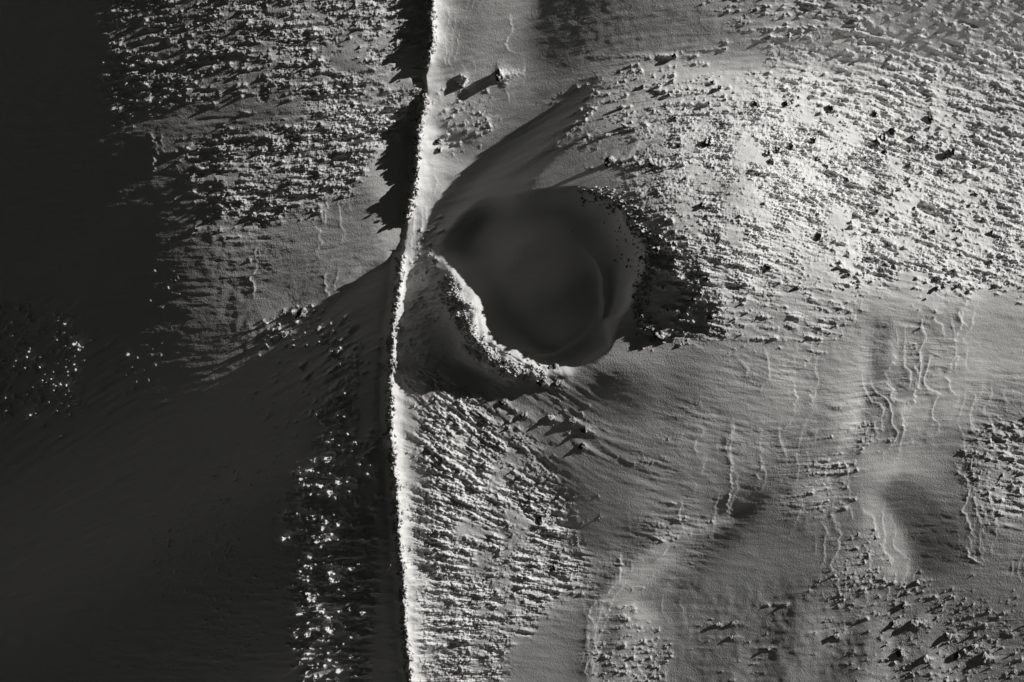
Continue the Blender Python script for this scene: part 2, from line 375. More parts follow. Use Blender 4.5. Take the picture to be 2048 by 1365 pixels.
# x,y polylines of sharp bright snow edges (top to bottom), height, plate width, raggedness
STEPS = [
    ([(1795, 680), (1806, 715), (1797, 760), (1804, 790), (1797, 850), (1790, 880)], 3.2, 22, 5),
    ([(1858, 690), (1862, 760), (1850, 800), (1845, 850), (1835, 885)], 3.6, 30, 5),
    ([(1960, 590), (1945, 640), (1940, 700), (1941, 745)], 3.0, 16, 3),
    ([(1985, 590), (1970, 640), (1955, 690)], 2.0, 14, 3),
    ([(1635, 690), (1618, 720), (1588, 755), (1600, 780), (1592, 830), (1578, 870)], 2.8, 20, 5),
    ([(1633, 770), (1632, 810), (1646, 840)], 2.0, 16, 4),
    ([(1478, 850), (1470, 880), (1472, 940), (1476, 1000), (1474, 1045)], 3.4, 14, 4),
    ([(1525, 830), (1533, 870), (1536, 930), (1528, 980)], 2.0, 12, 5),
    ([(1400, 970), (1402, 1000)], 2.0, 10, 3),
    ([(1377, 1010), (1371, 1040), (1378, 1075)], 2.4, 12, 2),
    ([(1248, 1128), (1252, 1150), (1246, 1180), (1220, 1215), (1195, 1235), (1188, 1260), (1195, 1285), (1184, 1310), (1180, 1400)], 3.0, 20, 3),
    ([(1262, 1180), (1240, 1220), (1215, 1290), (1200, 1330), (1196, 1400)], 2.2, 12, 3),
    ([(1355, 1105), (1340, 1130), (1318, 1148)], 4.0, 16, 1.5),
    ([(1950, 935), (1960, 960), (1975, 990), (1968, 1040), (1985, 1100), (1985, 1135), (2012, 1155)], 2.6, 14, 4),
    ([(1985, 980), (1990, 1020), (2005, 1080), (2018, 1130)], 1.8, 12, 4),
    ([(2010, 960), (2018, 1000), (2030, 1060), (2035, 1130)], 1.8, 12, 4),
    ([(1985, 790), (1982, 830), (1990, 880)], 2.2, 14, 4),
    ([(1015, 0), (1025, 30), (1013, 60), (1022, 75), (1050, 84)], 2.6, 16, 3),
    ([(1015, 150), (1016, 185)], 1.8, 10, 2),
    ([(890, -20), (888, 30), (886, 70), (885, 110)], 1.4, 6, 3),
    ([(905, 0), (900, 60), (890, 120)], 1.2, 6, 3),
    ([(920, 10), (912, 60), (905, 100)], 1.2, 6, 3),
    ([(824, 410), (815, 450), (812, 500)], 2.0, 5, 2),
    ([(838, 400), (836, 440), (830, 480)], 1.6, 5, 2),
    ([(846, 395), (845, 440)], 1.6, 5, 2),
    ([(610, 440), (618, 465), (612, 500), (632, 520)], 2.0, 12, 4),
    ([(640, 530), (637, 570), (632, 600), (628, 622)], 2.2, 12, 4),
    ([(490, 480), (478, 530), (480, 590)], 3.2, 12, 4),
    ([(860, 330), (868, 350), (858, 378)], 2.0, 10, 1),
    ([(262, 235), (270, 290), (262, 330)], 2.4, 14, 6),
    ([(285, 240), (280, 290)], 1.8, 10, 4),
    ([(1725, 590), (1733, 625)], 2.0, 10, 2),
    ([(600, 385), (628, 400), (622, 440)], 1.4, 6, 3),
    ([(650, 330), (640, 400), (625, 440)], 1.6, 7, 3),
    ([(715, 690), (712, 715)], 1.0, 6, 1),
]

# ------------------------------------------------------------------ zones of wind-blown lumps
# polygon, spacing px, height px, width px, tail px, crust amplitude
ZONES = [
    # upper left
    ([(150, -160), (850, -160), (835, 60), (770, 130), (700, 60), (640, 60), (600, 140), (560, 175), (470, 165), (400, 170), (290, 190), (200, 215), (170, 120)], 15, (4, 8), (4, 7), (14, 34), 1.6),
    ([(160, 60), (210, 60), (230, 235), (180, 235)], 13, (4, 8), (3, 5), (8, 18), 2.0),
    ([(590, 150), (700, 120), (790, 190), (790, 250), (740, 320), (700, 330), (640, 280), (600, 210)], 13, (3.5, 7), (3.5, 6), (12, 30), 2.2),
    ([(310, 290), (420, 245), (560, 235), (700, 250), (740, 320), (690, 380), (640, 400), (560, 400), (510, 440), (420, 450), (350, 420), (330, 350)], 15, (4, 9), (3.5, 6), (14, 36), 1.8),
    ([(470, 440), (500, 440), (500, 540), (475, 590)], 17, (4, 7), (3, 5), (8, 16), 1.0),
    # far left patches catching the light
    ([(-160, 610), (60, 620), (100, 690), (105, 800), (50, 830), (-160, 860)], 17, (7, 12), (3.5, 6), (10, 22), 1.0),
    ([(0, 870), (120, 880), (110, 930), (10, 930)], 32, (4, 7), (3, 5), (6, 12), 0.5),
    ([(235, 520), (330, 530), (320, 600), (300, 660), (270, 650), (240, 570)], 22, (3, 6), (2.5, 4), (8, 20), 0.4),
    ([(170, 690), (290, 690), (260, 800), (190, 800)], 28, (4, 7), (3.5, 5), (8, 14), 0.6),
    # left of the wall
    ([(630, 650), (700, 640), (690, 760), (740, 880), (742, 1230), (720, 1300), (700, 1525), (590, 1525), (590, 1100), (570, 980), (640, 860)], 13, (15, 27), (4, 8), (6, 20), 3.0),
    ([(490, 620), (640, 600), (620, 700), (500, 740)], 26, (5, 9), (4, 6), (14, 30), 0.6),
    # right of the wall, above
    ([(880, 130), (930, 105), (960, 160), (1000, 175), (990, 240), (930, 290), (860, 290), (850, 200)], 17, (3.5, 7), (3.5, 6), (10, 22), 0.8),
    ([(690, 185), (850, 150), (845, 215), (800, 240)], 12, (3, 6), (3, 5), (10, 20), 2.0),
    # right of the wall, below
    ([(800, 600), (840, 620), (870, 700), (960, 790), (900, 860), (810, 830), (802, 720)], 15, (4, 8), (4, 7), (16, 34), 0.9),
    ([(860, 730), (960, 800), (1060, 880), (1110, 930), (1130, 1000), (1170, 1130), (1190, 1200), (1120, 1240), (1060, 1290), (1010, 1340), (1000, 1525), (830, 1525), (815, 1200), (815, 1000), (815, 860)], 14, (3.5, 7.5), (4, 7), (8, 24), 2.0),
    ([(1060, 790), (1140, 810), (1190, 840), (1210, 890), (1150, 890), (1090, 860)], 16, (6, 11), (4, 6), (26, 46), 0.8),
    ([(1130, 800), (1280, 860), (1440, 900), (1330, 940), (1200, 910)], 34, (2.5, 5), (2.5, 4), (16, 34), 0.1),
    ([(1040, 730), (1120, 725), (1150, 760), (1080, 790), (1040, 780)], 12, (5, 9), (4, 6), (8, 16), 1.2),
    ([(820, 430), (880, 430), (870, 560), (890, 600), (850, 700), (820, 600)], 14, (4, 8), (3.5, 6), (10, 22), 1.2),
    ([(1110, 225), (1210, 250), (1200, 290), (1120, 295)], 15, (4, 8), (4, 6), (10, 20), 1.4),
    ([(1170, 305), (1320, 300), (1320, 340), (1180, 350)], 24, (5, 9), (5, 7), (10, 20), 0.8),
    # mound: long curved streaks
    ([(1130, 190), (1250, 110), (1400, 80), (1480, 90), (1500, 170), (1380, 220), (1270, 240), (1200, 250)], 19, (8, 13), (5, 7), (40, 85), 0.35),
    ([(1400, -160), (2208, -160), (2208, 120), (1700, 130), (1600, 110), (1500, 60)], 17, (6.5, 11), (3.2, 5), (26, 56), 1.2),
    ([(1500, 90), (1700, 120), (2208, 110), (2208, 330), (1800, 300), (1700, 230), (1500, 170)], 14, (5, 9.5), (3.5, 5.5), (14, 34), 1.7),
    ([(1300, 220), (1500, 170), (1700, 230), (1760, 330), (1700, 450), (1560, 560), (1400, 600), (1360, 520), (1280, 420), (1240, 370), (1260, 280)], 13, (2.5, 5.5), (3, 4.5), (8, 20), 1.9),
    ([(1700, 230), (2208, 320), (2208, 570), (1960, 570), (1820, 560), (1700, 560), (1640, 500), (1700, 400)], 13, (4, 8.5), (3.5, 6.5), (12, 28), 1.7),
    ([(1170, 372), (1215, 395), (1240, 440), (1262, 500), (1260, 560), (1240, 640), (1250, 400), (1340, 440), (1400, 560), (1430, 680), (1250, 660), (1260, 600), (1285, 540), (1285, 490)], 12, (8, 15), (4, 7), (6, 14), 3.2),
    ([(1430, 560), (1700, 540), (1800, 560), (1760, 600), (1640, 690), (1480, 690), (1400, 670), (1290, 680)], 15, (4, 7.5), (3.5, 5.5), (24, 50), 1.0),
    ([(1800, 590), (1960, 560), (1930, 640), (1850, 640)], 15, (4, 7), (4, 6), (16, 30), 0.8),
    # long whiskers of drift behind the rocks
    ([(1110, 210), (1230, 120), (1400, 85), (1520, 110), (1480, 200), (1300, 250), (1180, 260)], 25, (7, 10), (3.6, 5), (50, 95), 0),
    ([(1400, 20), (2120, 20), (2120, 320), (1700, 220), (1500, 120)], 34, (6, 9), (3.4, 4.6), (30, 60), 0),
    ([(1440, 600), (1640, 590), (1760, 600), (1640, 700), (1480, 700)], 26, (5, 8), (3.4, 4.6), (30, 60), 0),
    # feathered edges, lower right
    ([(1310, 1010), (1350, 1000), (1368, 1100), (1325, 1110)], 11, (5.25, 9.0), (3.0, 4.5), (24, 40), 0),
    ([(1650, 930), (1755, 900), (1745, 1010), (1700, 1060), (1630, 1020)], 13, (6.0, 10.5), (3.5, 5), (34, 60), 0),
    ([(1740, 850), (1880, 860), (1840, 910), (1740, 920)], 12, (3.75, 6.75), (3, 4.5), (30, 60), 0),
    ([(1380, 1045), (1480, 1050), (1380, 1090), (1340, 1100)], 12, (3.75, 6.75), (2.6, 4), (30, 50), 0),
    ([(1250, 1150), (1330, 1150), (1300, 1200), (1260, 1190)], 13, (3.75, 6.0), (3, 4), (24, 44), 0),
    ([(1840, 690), (1852, 690), (1850, 860), (1830, 890)], 9, (2.5, 4), (2, 3), (12, 20), 0),
    ([(1690, 1080), (1800, 1090), (1860, 1170), (1860, 1230), (1750, 1230), (1690, 1160)], 15, (5, 8.5), (4.5, 7), (16, 34), 0.6),
    ([(1560, 860), (1700, 700), (1760, 700), (1700, 850), (1650, 960)], 40, (1.2, 2), (3, 5), (20, 40), 0),
    # broken crust against the wall
    ([(785, 540), (830, 560), (825, 700), (850, 760), (790, 770), (786, 640)], 15, (3, 6), (3, 5), (10, 22), 1.2),
    ([(786, 860), (830, 860), (830, 960), (792, 940)], 13, (3, 6), (3, 5), (10, 22), 2.0),
    ([(806, 1180), (830, 1190), (835, 1260), (810, 1270)], 13, (3, 6), (3, 5), (10, 22), 2.0),
    # faint specks in the deep shade
    ([(300, 950), (560, 860), (570, 1300), (420, 1365), (260, 1240)], 24, (2.5, 5), (2.5, 4), (6, 14), .3),
    ([(480, 740), (620, 700), (640, 860), (500, 900)], 24, (2.5, 5), (2.5, 4), (6, 14), .3),
    # rocky ground, bottom right and edge
    ([(1640, 1190), (1830, 1170), (1960, 1200), (2060, 1230), (2208, 1260), (2208, 1525), (1850, 1525), (1700, 1340), (1630, 1260)], 24, (4, 8.5), (4, 7), (12, 30), 0.4),
    ([(1960, 870), (2208, 840), (2208, 1080), (2030, 1060), (1990, 980)], 14, (4, 8), (4, 7), (12, 26), 1.2),
    ([(1240, 1240), (1330, 1250), (1370, 1380), (1340, 1525), (1200, 1525), (1215, 1320)], 17, (5, 8), (4.5, 7), (14, 30), 0.5),
    ([(1390, 1260), (1640, 1250), (1660, 1525), (1380, 1525)], 50, (3, 6), (3, 5), (10, 30), 0.1),
]


def wind(x, y):
    """direction the streaks run (image, degrees anticlockwise from +x, pointing upwind)"""
    pts = [(150, 100, 8), (500, 100, 5), (500, 350, 4), (700, 350, 12), (60, 740, 35), (280, 560, 0), (650, 700, 35), (650, 1100, 5), (650, 1350, 0),
           (900, 200, 15), (850, 500, 20), (900, 780, -34), (1000, 850, -36), (1100, 900, -34), (1150, 850, -32), (1000, 1000, -24), (1100, 1100, -12), (900, 1300, -4),
           (1300, 880, -16), (1420, 920, -12), (1150, 200, 30), (1250, 130, 14), (1350, 150, 8), (1450, 90, 4), (1500, 250, 0), (1700, 100, -6), (1900, 200, -16),
           (1850, 400, -16), (1600, 500, -14), (1300, 600, -12), (1600, 640, -8), (1700, 980, 6), (1340, 1050, -10), (1800, 880, 8), (1800, 1200, 10), (1900, 1300, 4),
           (1290, 1300, 2), (2020, 950, -10), (1150, 280, 30), (1200, 320, 25)]
    w = 0; a = 0
    for px, py, an in pts:
        k = 1.0 / (((x - px) ** 2 + (y - py) ** 2) / 1e4 + 0.15) ** 2
        w += k; a += k * an
    return a / w


STEP = 1.5
X0, Y0, X1, Y1 = -160.0, -160.0, 2208.0, 1526.0
ux = np.arange(X0, X1 + .1, STEP); uy = np.arange(Y0, Y1 + .1, STEP)
UX, UY = np.meshgrid(ux, uy)
nx, ny = len(ux), len(uy)
lump = np.zeros((ny, nx), np.float32)
crust = np.zeros((ny, nx), np.float32)


def splat(cx, cy, a, w, L, ang, front=0.9):
    r = L * 2.4 + w * 3
    i0 = max(0, int((cx - r - X0) / STEP)); i1 = min(nx, int((cx + w * 4 - X0) / STEP) + 2)
    q = w * 4 + r * abs(math.sin(math.radians(ang))) + 2
    j0 = max(0, int((cy - q - Y0) / STEP)); j1 = min(ny, int((cy + q - Y0) / STEP) + 2)
    if i1 <= i0 or j1 <= j0: return
    x = UX[j0:j1, i0:i1] - cx; y = -(UY[j0:j1, i0:i1] - cy)
    c, s = math.cos(math.radians(ang)), math.sin(math.radians(ang))
    u = -(x * c + y * s)                     # downwind
    v = -x * s + y * c
    v = v + (0.18 * w) * np.sin(u / (w * 1.7) + cx)
    up = np.maximum(u, 0); um = np.minimum(u, 0)
    ww = w * (0.55 + 0.45 * np.exp(-up / (L * .5)))
    body = np.exp(-up / L) * (1 - 0.35 * smooth(0, w * 1.5, up)) * np.exp(-(np.abs(um) / (w * front)) ** 1.35)
    z = a * body * np.exp(-(np.abs(v) / ww) ** 1.15)
    sl = lump[j0:j1, i0:i1]
    np.maximum(sl, z + 0.35 * sl * (z > 0.3), out=sl)


lumps = []
RAMP = {}
for k_, z_ in enumerate(ZONES):
    c_ = np.mean(z_[0], axis=0)
    if 1350 < c_[0] and c_[1] < 560: RAMP[k_] = 3.21
    elif c_[0] < 800 and c_[1] < 400: RAMP[k_] = 2.2
    elif 550 < c_[0] < 760 and c_[1] > 800: RAMP[k_] = 1.9
    elif 1280 < c_[0] < 1400 and 400 < c_[1] < 600: RAMP[k_] = 1.6
    elif c_[1] > 800 and c_[0] < 1200: RAMP[k_] = 1.6
for zi, (poly, sp, hh, wd, tl, cr) in enumerate(ZONES):
    xs = [p[0] for p in poly]; ys = [p[1] for p in poly]
    n = int((max(xs) - min(xs)) * (max(ys) - min(ys)) / sp ** 2 * (1.7 if cr == 0 else 2.6 if RAMP.get(zi) in (2.2, 1.9) else 3.7 if tl[1] < 45 else 2.0))
    px = rng.uniform(min(xs) - 36, max(xs) + 36, n); py = rng.uniform(min(ys) - 36, max(ys) + 36, n)
    # on the mound and in the upper left the snow ramps up to each rock from the windward side
    ramp = RAMP.get(zi, .9)
    clus = noise(px, py, 55, 43 + zi % 5) > rng.uniform(-1.3, .35, n)
    fe = 30 if (max(xs) - min(xs)) > 150 else 12
    soft = blur(inpoly(MXX, MYY, poly).astype(float), fe / G)
    sv = bil(soft, (px - MX0) / G, (py - MY0) / G)
    pr = smooth(.22, .72, sv + .30 * noise(px, py, 46, 47) + .16 * noise(px, py, 18, 48))
    ok = pr > rng.uniform(0, 1, n)
    sv = .35 + .65 * pr
    for x, y, edge_v in zip(px[ok & clus], py[ok & clus], sv[ok & clus]):
        if -14 < x - wallx(y) < 7 and hh[1] > 3: continue
        k = rng.random() ** 3.2 * 1.25 - .25
        a = (hh[0] + (hh[1] - hh[0]) * k) * rng.uniform(.35, 1.0); w = (wd[0] + (wd[1] - wd[0]) * k) * .8
        L = rng.uniform(*tl) * rng.uniform(.6, 1.35) * (.55 + .55 * a / hh[1])
        a *= .55 + .45 * min(1, edge_v); w *= 1.0 if cr == 0 else (.58 if ramp > 3.2 else .68)
        a *= (1.12 if ramp > 3 else .9) * float(bil(FAC, np.array([(x - MX0) / G]), np.array([(y - MY0) / G]))[0])
        aw = wind(x, y)
        if ramp < 1: a *= min(1.7, max(1.0, .36 / (abs(math.sin(math.radians(27 - aw))) + .05)))
        fr_ = ramp * rng.uniform(.6, 1.4)
        if ramp > 1.5 and rng.random() < .75: L = min(L * .35, 6)
        splat(x, y, a, w, L, wind(x, y) + rng.normal(0, 6), front=fr_)
        lumps.append((x, y, a, w, zi))
    i0 = max(0, int((min(xs) - 30 - X0) / STEP)); i1 = min(nx, int((max(xs) + 30 - X0) / STEP))
    j0 = max(0, int((min(ys) - 30 - Y0) / STEP)); j1 = min(ny, int((max(ys) + 30 - Y0) / STEP))
    if cr > 0:
        m = inpoly(UX[j0:j1, i0:i1] + 12 * noise(UX[j0:j1, i0:i1], UY[j0:j1, i0:i1], 20, 44), UY[j0:j1, i0:i1] + 12 * noise(UX[j0:j1, i0:i1], UY[j0:j1, i0:i1], 20, 45), poly)
        crust[j0:j1, i0:i1] = np.maximum(crust[j0:j1, i0:i1], m * cr)
print("lumps", len(lumps))
for b_ in BIG:
    splat(b_[0] + 2, b_[1], b_[4] * (.38 if b_[1] > 1150 or b_[0] < 1240 and b_[1] > 600 else .62), b_[3] * .95, 16, wind(b_[0], b_[1]), front=2.2)


# the spine of rubble beside the bowl
dS, tS = polydist(UX, UY, SPINE)
crust = np.maximum(crust, 3.2 * (dS + 8 * noise(UX, UY, 14, 46) < 27) * (tS > .12) * (tS < .97))
crust = fastblur(crust.astype(np.float64), 15)
crust = 1.05 * crust * smooth(-.55, .35, noise(UX, UY, 26, 75) + .6 * noise(UX, UY, 11, 76) + (crust - .9) * 1.1)
uH = detail(UX, UY, True)
inb = inpoly(UX, UY, BOWL)
inner = fastblur(inb.astype(float), 8)
keep = 1 - .92 * smooth(.62, .9, inner)
crust *= keep; lump = lump * keep
n1 = noise(UX * .75, UY, 2.9, 50); n2 = noise(UX * .55, UY, 4.6, 51); n3 = noise(UX * .45, UY, 9, 52); n4 = noise(UX * .5, UY, 17, 53)
rid = (1 - np.abs(n2)) * 1.3 - .65
cw = np.array([[wind(a_, b_) for a_ in range(-160, 2240, 40)] for b_ in range(-160, 1560, 40)])
WA = np.radians(bil(cw, (UX + 160) / 40, (UY + 160) / 40))
CW, SW = np.cos(WA), np.sin(WA)
base_n = np.random.default_rng(5).normal(0, 1, UX.shape)


def streak(src, half, stp):
    acc = np.zeros_like(src); tot = 0
    for k in range(-half, half + 1):
        w_ = 1 - abs(k) / (half + 1)
        acc += w_ * bil(src, (UX + k * stp * CW - X0) / STEP, (UY - k * stp * SW - Y0) / STEP); tot += w_
    return acc / tot


st1 = streak(base_n, 4, 2.2); st1 /= st1.std()
st2 = streak(fastblur(base_n, 2), 5, 4.5); st2 /= st2.std()
n0 = noise(UX, UY, 2.0, 49)
st3 = streak(fastblur(base_n, 2), 9, 8.0); st3 /= st3.std()
rough = 0.3 * st1 + 0.55 * st2 + 0.15 * st3 + 0.3 * n1 + .15 * n0 + fastblur(inpoly(UX, UY, [(1300, 230), (1500, 180), (1720, 240), (1760, 330), (1700, 450), (1560, 560), (1400, 620), (1340, 500), (1280, 400)]).astype(float), 40) * (.7 * n1 + .5 * n0 + .3 * st1)
rough = rough + fastblur(.75 * inpoly(UX, UY, [(815, 760), (940, 790), (1080, 900), (1140, 1020), (1180, 1190), (1040, 1300), (1010, 1526), (825, 1526), (805, 1000)]).astype(float) + .6 * inpoly(UX, UY, [(1740, 200), (2208, 120), (2208, 560), (1700, 560), (1640, 480)]) + .5 * inpoly(UX, UY, [(180, -160), (830, -160), (780, 400), (340, 440)]), 30) * (.7 * n1 + .5 * n0 + .3 * st1) + 0.75 * rid + 0.9 * n3 + .8 * n4
patchy = np.clip(0.65 + 0.8 * noise(UX, UY, 34, 54) + .5 * noise(UX, UY, 80, 55), 0.1, 1.5)
fac = bil(FAC, (UX - MX0) / G, (UY - MY0) / G)
uH += crust * rough * patchy * fac
wxx = 1.7 * noise(UX, UY, 4.5, 71) + 1.2 * noise(UX, UY, 2.4, 72); wyy = 1.7 * noise(UX, UY, 4.5, 73) + 1.2 * noise(UX, UY, 2.4, 74)
lump = bil(lump.astype(float), (UX + wxx - X0) / STEP, (UY + wyy - Y0) / STEP)
uH += lump * (0.95 + 0.16 * n1 + 0.2 * n2 + .10 * st1 + .2 * st2)
# ripples, soft dimples and wind texture on the smooth snow
calm = 1 / (1 + crust + lump * .4)
angf = np.clip(.45 / (np.abs(np.sin(math.radians(27) - WA)) + .08), .8, 2.4)
flow = np.full_like(uH, .16)
for poly, a_ in [([(1080, 230), (1230, 105), (1480, 70), (2208, -60), (2208, 300), (1700, 230), (1450, 260), (1250, 330), (1120, 380), (980, 400), (940, 370), (1030, 290)], 1.0),
                 ([(1100, 760), (1500, 840), (1460, 960), (1250, 960), (1080, 880)], .55), ([(800, 620), (1000, 800), (1180, 1000), (1190, 1200), (820, 1200)], .28),
                 ([(1300, 300), (2208, 300), (2208, 600), (1300, 700)], .3), ([(200, -160), (850, -160), (800, 420), (300, 430)], .4)]:
    flow = np.maximum(flow, a_ * inpoly(UX, UY, poly))
flow = fastblur(flow, 30)
uH += flow * fac * angf * .8 * st3 * keep * smooth(-.9, .6, noise(UX, UY, 60, 95))
uH += fac * calm * (0.035 * st1 + 0.10 * st2 + 0.10 * noise(UX * .45, UY, 2.6, 60) + 0.14 * noise(UX * .3, UY, 5, 61) + 0.25 * noise(UX * .5, UY, 13, 62))
TERR = [  # polygon, step spacing, height
    ([(1400, 830), (1480, 700), (1640, 690), (1660, 860), (1560, 960), (1540, 1060), (1400, 1080), (1330, 960)], 44, 1.9),
    ([(1750, 640), (1880, 600), (1960, 590), (1960, 760), (1900, 900), (1790, 930), (1740, 860)], 34, 2.2),
    ([(1940, 900), (2208, 900), (2208, 1200), (2040, 1180), (1970, 1120), (1960, 980)], 22, 1.6),
    ([(1180, 1130), (1280, 1120), (1290, 1180), (1225, 1260), (1220, 1525), (1175, 1525)], 34, 2.0),
    ([(1680, 1040), (1800, 1030), (1880, 1180), (1860, 1240), (1720, 1250), (1660, 1140)], 30, 2.2),
    ([(1260, 1000), (1320, 980), (1340, 1110), (1250, 1120)], 36, .8),
    ([(1580, 880), (1700, 880), (1760, 1050), (1600, 1100)], 40, 1.1),
    ([(1220, 1220), (1400, 1230), (1400, 1525), (1220, 1525)], 36, 1.6),
    ([(860, -160), (960, -160), (950, 120), (900, 260), (860, 240)], 22, .9),
    ([(800, 400), (860, 400), (860, 500), (800, 500)], 14, .9),
    ([(600, 400), (690, 380), (680, 640), (600, 620)], 40, 1.3),
    ([(1940, 780), (2060, 780), (2060, 900), (1960, 900)], 40, 1.4),
]
ter = np.zeros_like(uH)
wu = UX * CW - UY * SW * .3
wob = 20 * noise(UX, UY, 75, 81) + 12 * noise(UX, UY * .8, 28, 82) + 4 * noise(UX * .6, UY, 11, 83) + 2 * noise(UX * .5, UY, 5, 84) + 16 * noise(UX, UY, 40, 89)
for k_, (poly, per, a_) in enumerate(TERR):
    q_ = (UX + wob + 37 * k_) / per
    fr = q_ - np.floor(q_)
    edw = .08 + .12 * (.5 + .5 * noise(UX, UY, 60, 97))
    saw = np.where(fr < 1 - edw, (fr / (1 - edw)) ** 2.2, 1 - (fr - 1 + edw) / edw)
    vis_ = smooth(-.2, .5, noise(UX, UY * .6, 48, 85 + k_) + .1)
    ms = fastblur(inpoly(UX, UY, poly).astype(float), 11)
    ter = np.maximum(ter, a_ * saw * vis_ * ms)
uH += ter * .6 * np.clip(fac, .6, 1.5)
ROUGH = [([(1330, 800), (1500, 700), (1640, 700), (1560, 940), (1480, 1060), (1300, 1120), (1260, 1100), (1290, 940)], .36),
         ([(1560, 880), (1760, 880), (1700, 1080), (1560, 1100)], .35), ([(1160, 1120), (1290, 1100), (1240, 1300), (1100, 1330)], .45),
         ([(1640, 620), (1960, 600), (1900, 900), (1640, 900)], .3),
         ([(360, 430), (800, 430), (600, 640), (440, 700)], .28), ([(1100, -20), (1600, -20), (1500, 90), (1150, 130)], .25),
         ([(1300, 1120), (1480, 1080), (1400, 1200), (1330, 1230)], .4), ([(1940, 760), (2208, 760), (2208, 1200), (1960, 1180)], .35)]
rg = np.zeros_like(uH)
for poly, a_ in ROUGH: rg = np.maximum(rg, a_ * inpoly(UX, UY, poly))
rg = fastblur(rg, 16)
uH += fac * rg * (.55 * n1 + .45 * st1 + .5 * st2 + .8 * n3) * (.6 + .6 * noise(UX, UY, 40, 90))
DIM = [([(1380, 1190), (1700, 1180), (1800, 1250), (1900, 1300), (1900, 1525), (1380, 1525)], 0.9), ([(360, 430), (420, 430), (440, 560), (520, 640), (500, 760), (420, 660), (370, 520)], 0.9),
       ([(320, 330), (460, 300), (420, 240), (340, 270)], .6), ([(1600, 640), (1850, 640), (1820, 740), (1640, 740)], .5), ([(1180, -20), (1500, -20), (1450, 70), (1200, 100)], .6),
       ([(200, 690), (300, 680), (260, 820), (190, 800)], .6)]
dim = np.zeros_like(uH)
for poly, a in DIM:
    dim = np.maximum(dim, a * inpoly(UX, UY, poly))
dim = fastblur(dim, 14)
uH += dim * fac * (0.5 * noise(UX, UY, 12, 63) + .6 * noise(UX * 1.3, UY * .7, 23, 64))
uH += bil(macro, (UX - MX0) / G, (UY - MY0) / G)

# ------------------------------------------------------------------ materials


def mat(name, col, rough=0.8):
    m = bpy.data.materials.new(name); m.use_nodes = True
    b = m.node_tree.nodes["Principled BSDF"]
    b.inputs["Base Color"].default_value = (*col, 1); b.inputs["Roughness"].default_value = rough
    b.inputs["Specular IOR Level"].default_value = 0.15
    return m, m.node_tree, b


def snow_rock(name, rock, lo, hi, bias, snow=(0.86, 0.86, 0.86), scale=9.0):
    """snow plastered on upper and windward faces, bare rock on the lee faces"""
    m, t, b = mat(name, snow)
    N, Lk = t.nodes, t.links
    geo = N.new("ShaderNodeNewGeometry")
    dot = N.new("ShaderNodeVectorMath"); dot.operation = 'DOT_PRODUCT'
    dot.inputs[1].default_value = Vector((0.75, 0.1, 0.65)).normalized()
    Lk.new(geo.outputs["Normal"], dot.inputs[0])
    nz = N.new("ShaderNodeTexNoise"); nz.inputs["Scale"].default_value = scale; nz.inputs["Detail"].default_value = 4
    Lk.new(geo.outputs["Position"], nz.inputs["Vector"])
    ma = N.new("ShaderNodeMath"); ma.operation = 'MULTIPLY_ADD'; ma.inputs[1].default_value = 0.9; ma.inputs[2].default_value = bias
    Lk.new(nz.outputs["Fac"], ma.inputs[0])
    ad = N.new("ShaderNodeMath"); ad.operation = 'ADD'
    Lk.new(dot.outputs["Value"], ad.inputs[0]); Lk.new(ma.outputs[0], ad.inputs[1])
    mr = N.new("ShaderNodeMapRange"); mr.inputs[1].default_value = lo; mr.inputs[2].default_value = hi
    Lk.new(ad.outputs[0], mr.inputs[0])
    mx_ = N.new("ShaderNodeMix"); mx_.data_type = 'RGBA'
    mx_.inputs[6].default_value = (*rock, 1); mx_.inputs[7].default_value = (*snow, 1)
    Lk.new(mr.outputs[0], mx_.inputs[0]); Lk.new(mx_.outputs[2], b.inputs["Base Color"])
    bp = N.new("ShaderNodeBump"); bp.inputs["Strength"].default_value = 0.8; bp.inputs["Distance"].default_value = 0.03
    n2_ = N.new("ShaderNodeTexNoise"); n2_.inputs["Scale"].default_value = 11; n2_.inputs["Detail"].default_value = 6
    Lk.new(geo.outputs["Position"], n2_.inputs["Vector"])
    Lk.new(n2_.outputs["Fac"], bp.inputs["Height"]); Lk.new(bp.outputs[0], b.inputs["Normal"])
    return m


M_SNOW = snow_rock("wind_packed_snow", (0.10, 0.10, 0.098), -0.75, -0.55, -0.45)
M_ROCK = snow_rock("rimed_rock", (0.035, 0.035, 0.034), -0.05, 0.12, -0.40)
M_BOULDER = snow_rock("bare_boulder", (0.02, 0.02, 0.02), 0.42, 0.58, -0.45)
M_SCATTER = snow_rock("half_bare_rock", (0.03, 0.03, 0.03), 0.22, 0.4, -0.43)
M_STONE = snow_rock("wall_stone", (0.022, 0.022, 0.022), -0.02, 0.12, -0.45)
M_WOOD, _t, _b = mat("weathered_wood", (0.42, 0.40, 0.36))
_w = _t.nodes.new("ShaderNodeTexNoise"); _w.inputs["Scale"].default_value = 30
_r = _t.nodes.new("ShaderNodeValToRGB"); _r.color_ramp.elements[0].color = (.25, .24, .22, 1); _r.color_ramp.elements[1].color = (.55, .53, .49, 1)
_t.links.new(_w.outputs["Fac"], _r.inputs[0]); _t.links.new(_r.outputs[0], _b.inputs["Base Color"])

# ------------------------------------------------------------------ ground mesh: fine in the picture, coarse to the horizon


def grow(start, end, step0, sign):
    v, s, o = start, step0, []
    while abs(v - start) < end:
        s *= 1.12; v += sign * s; o.append(v)
    return o


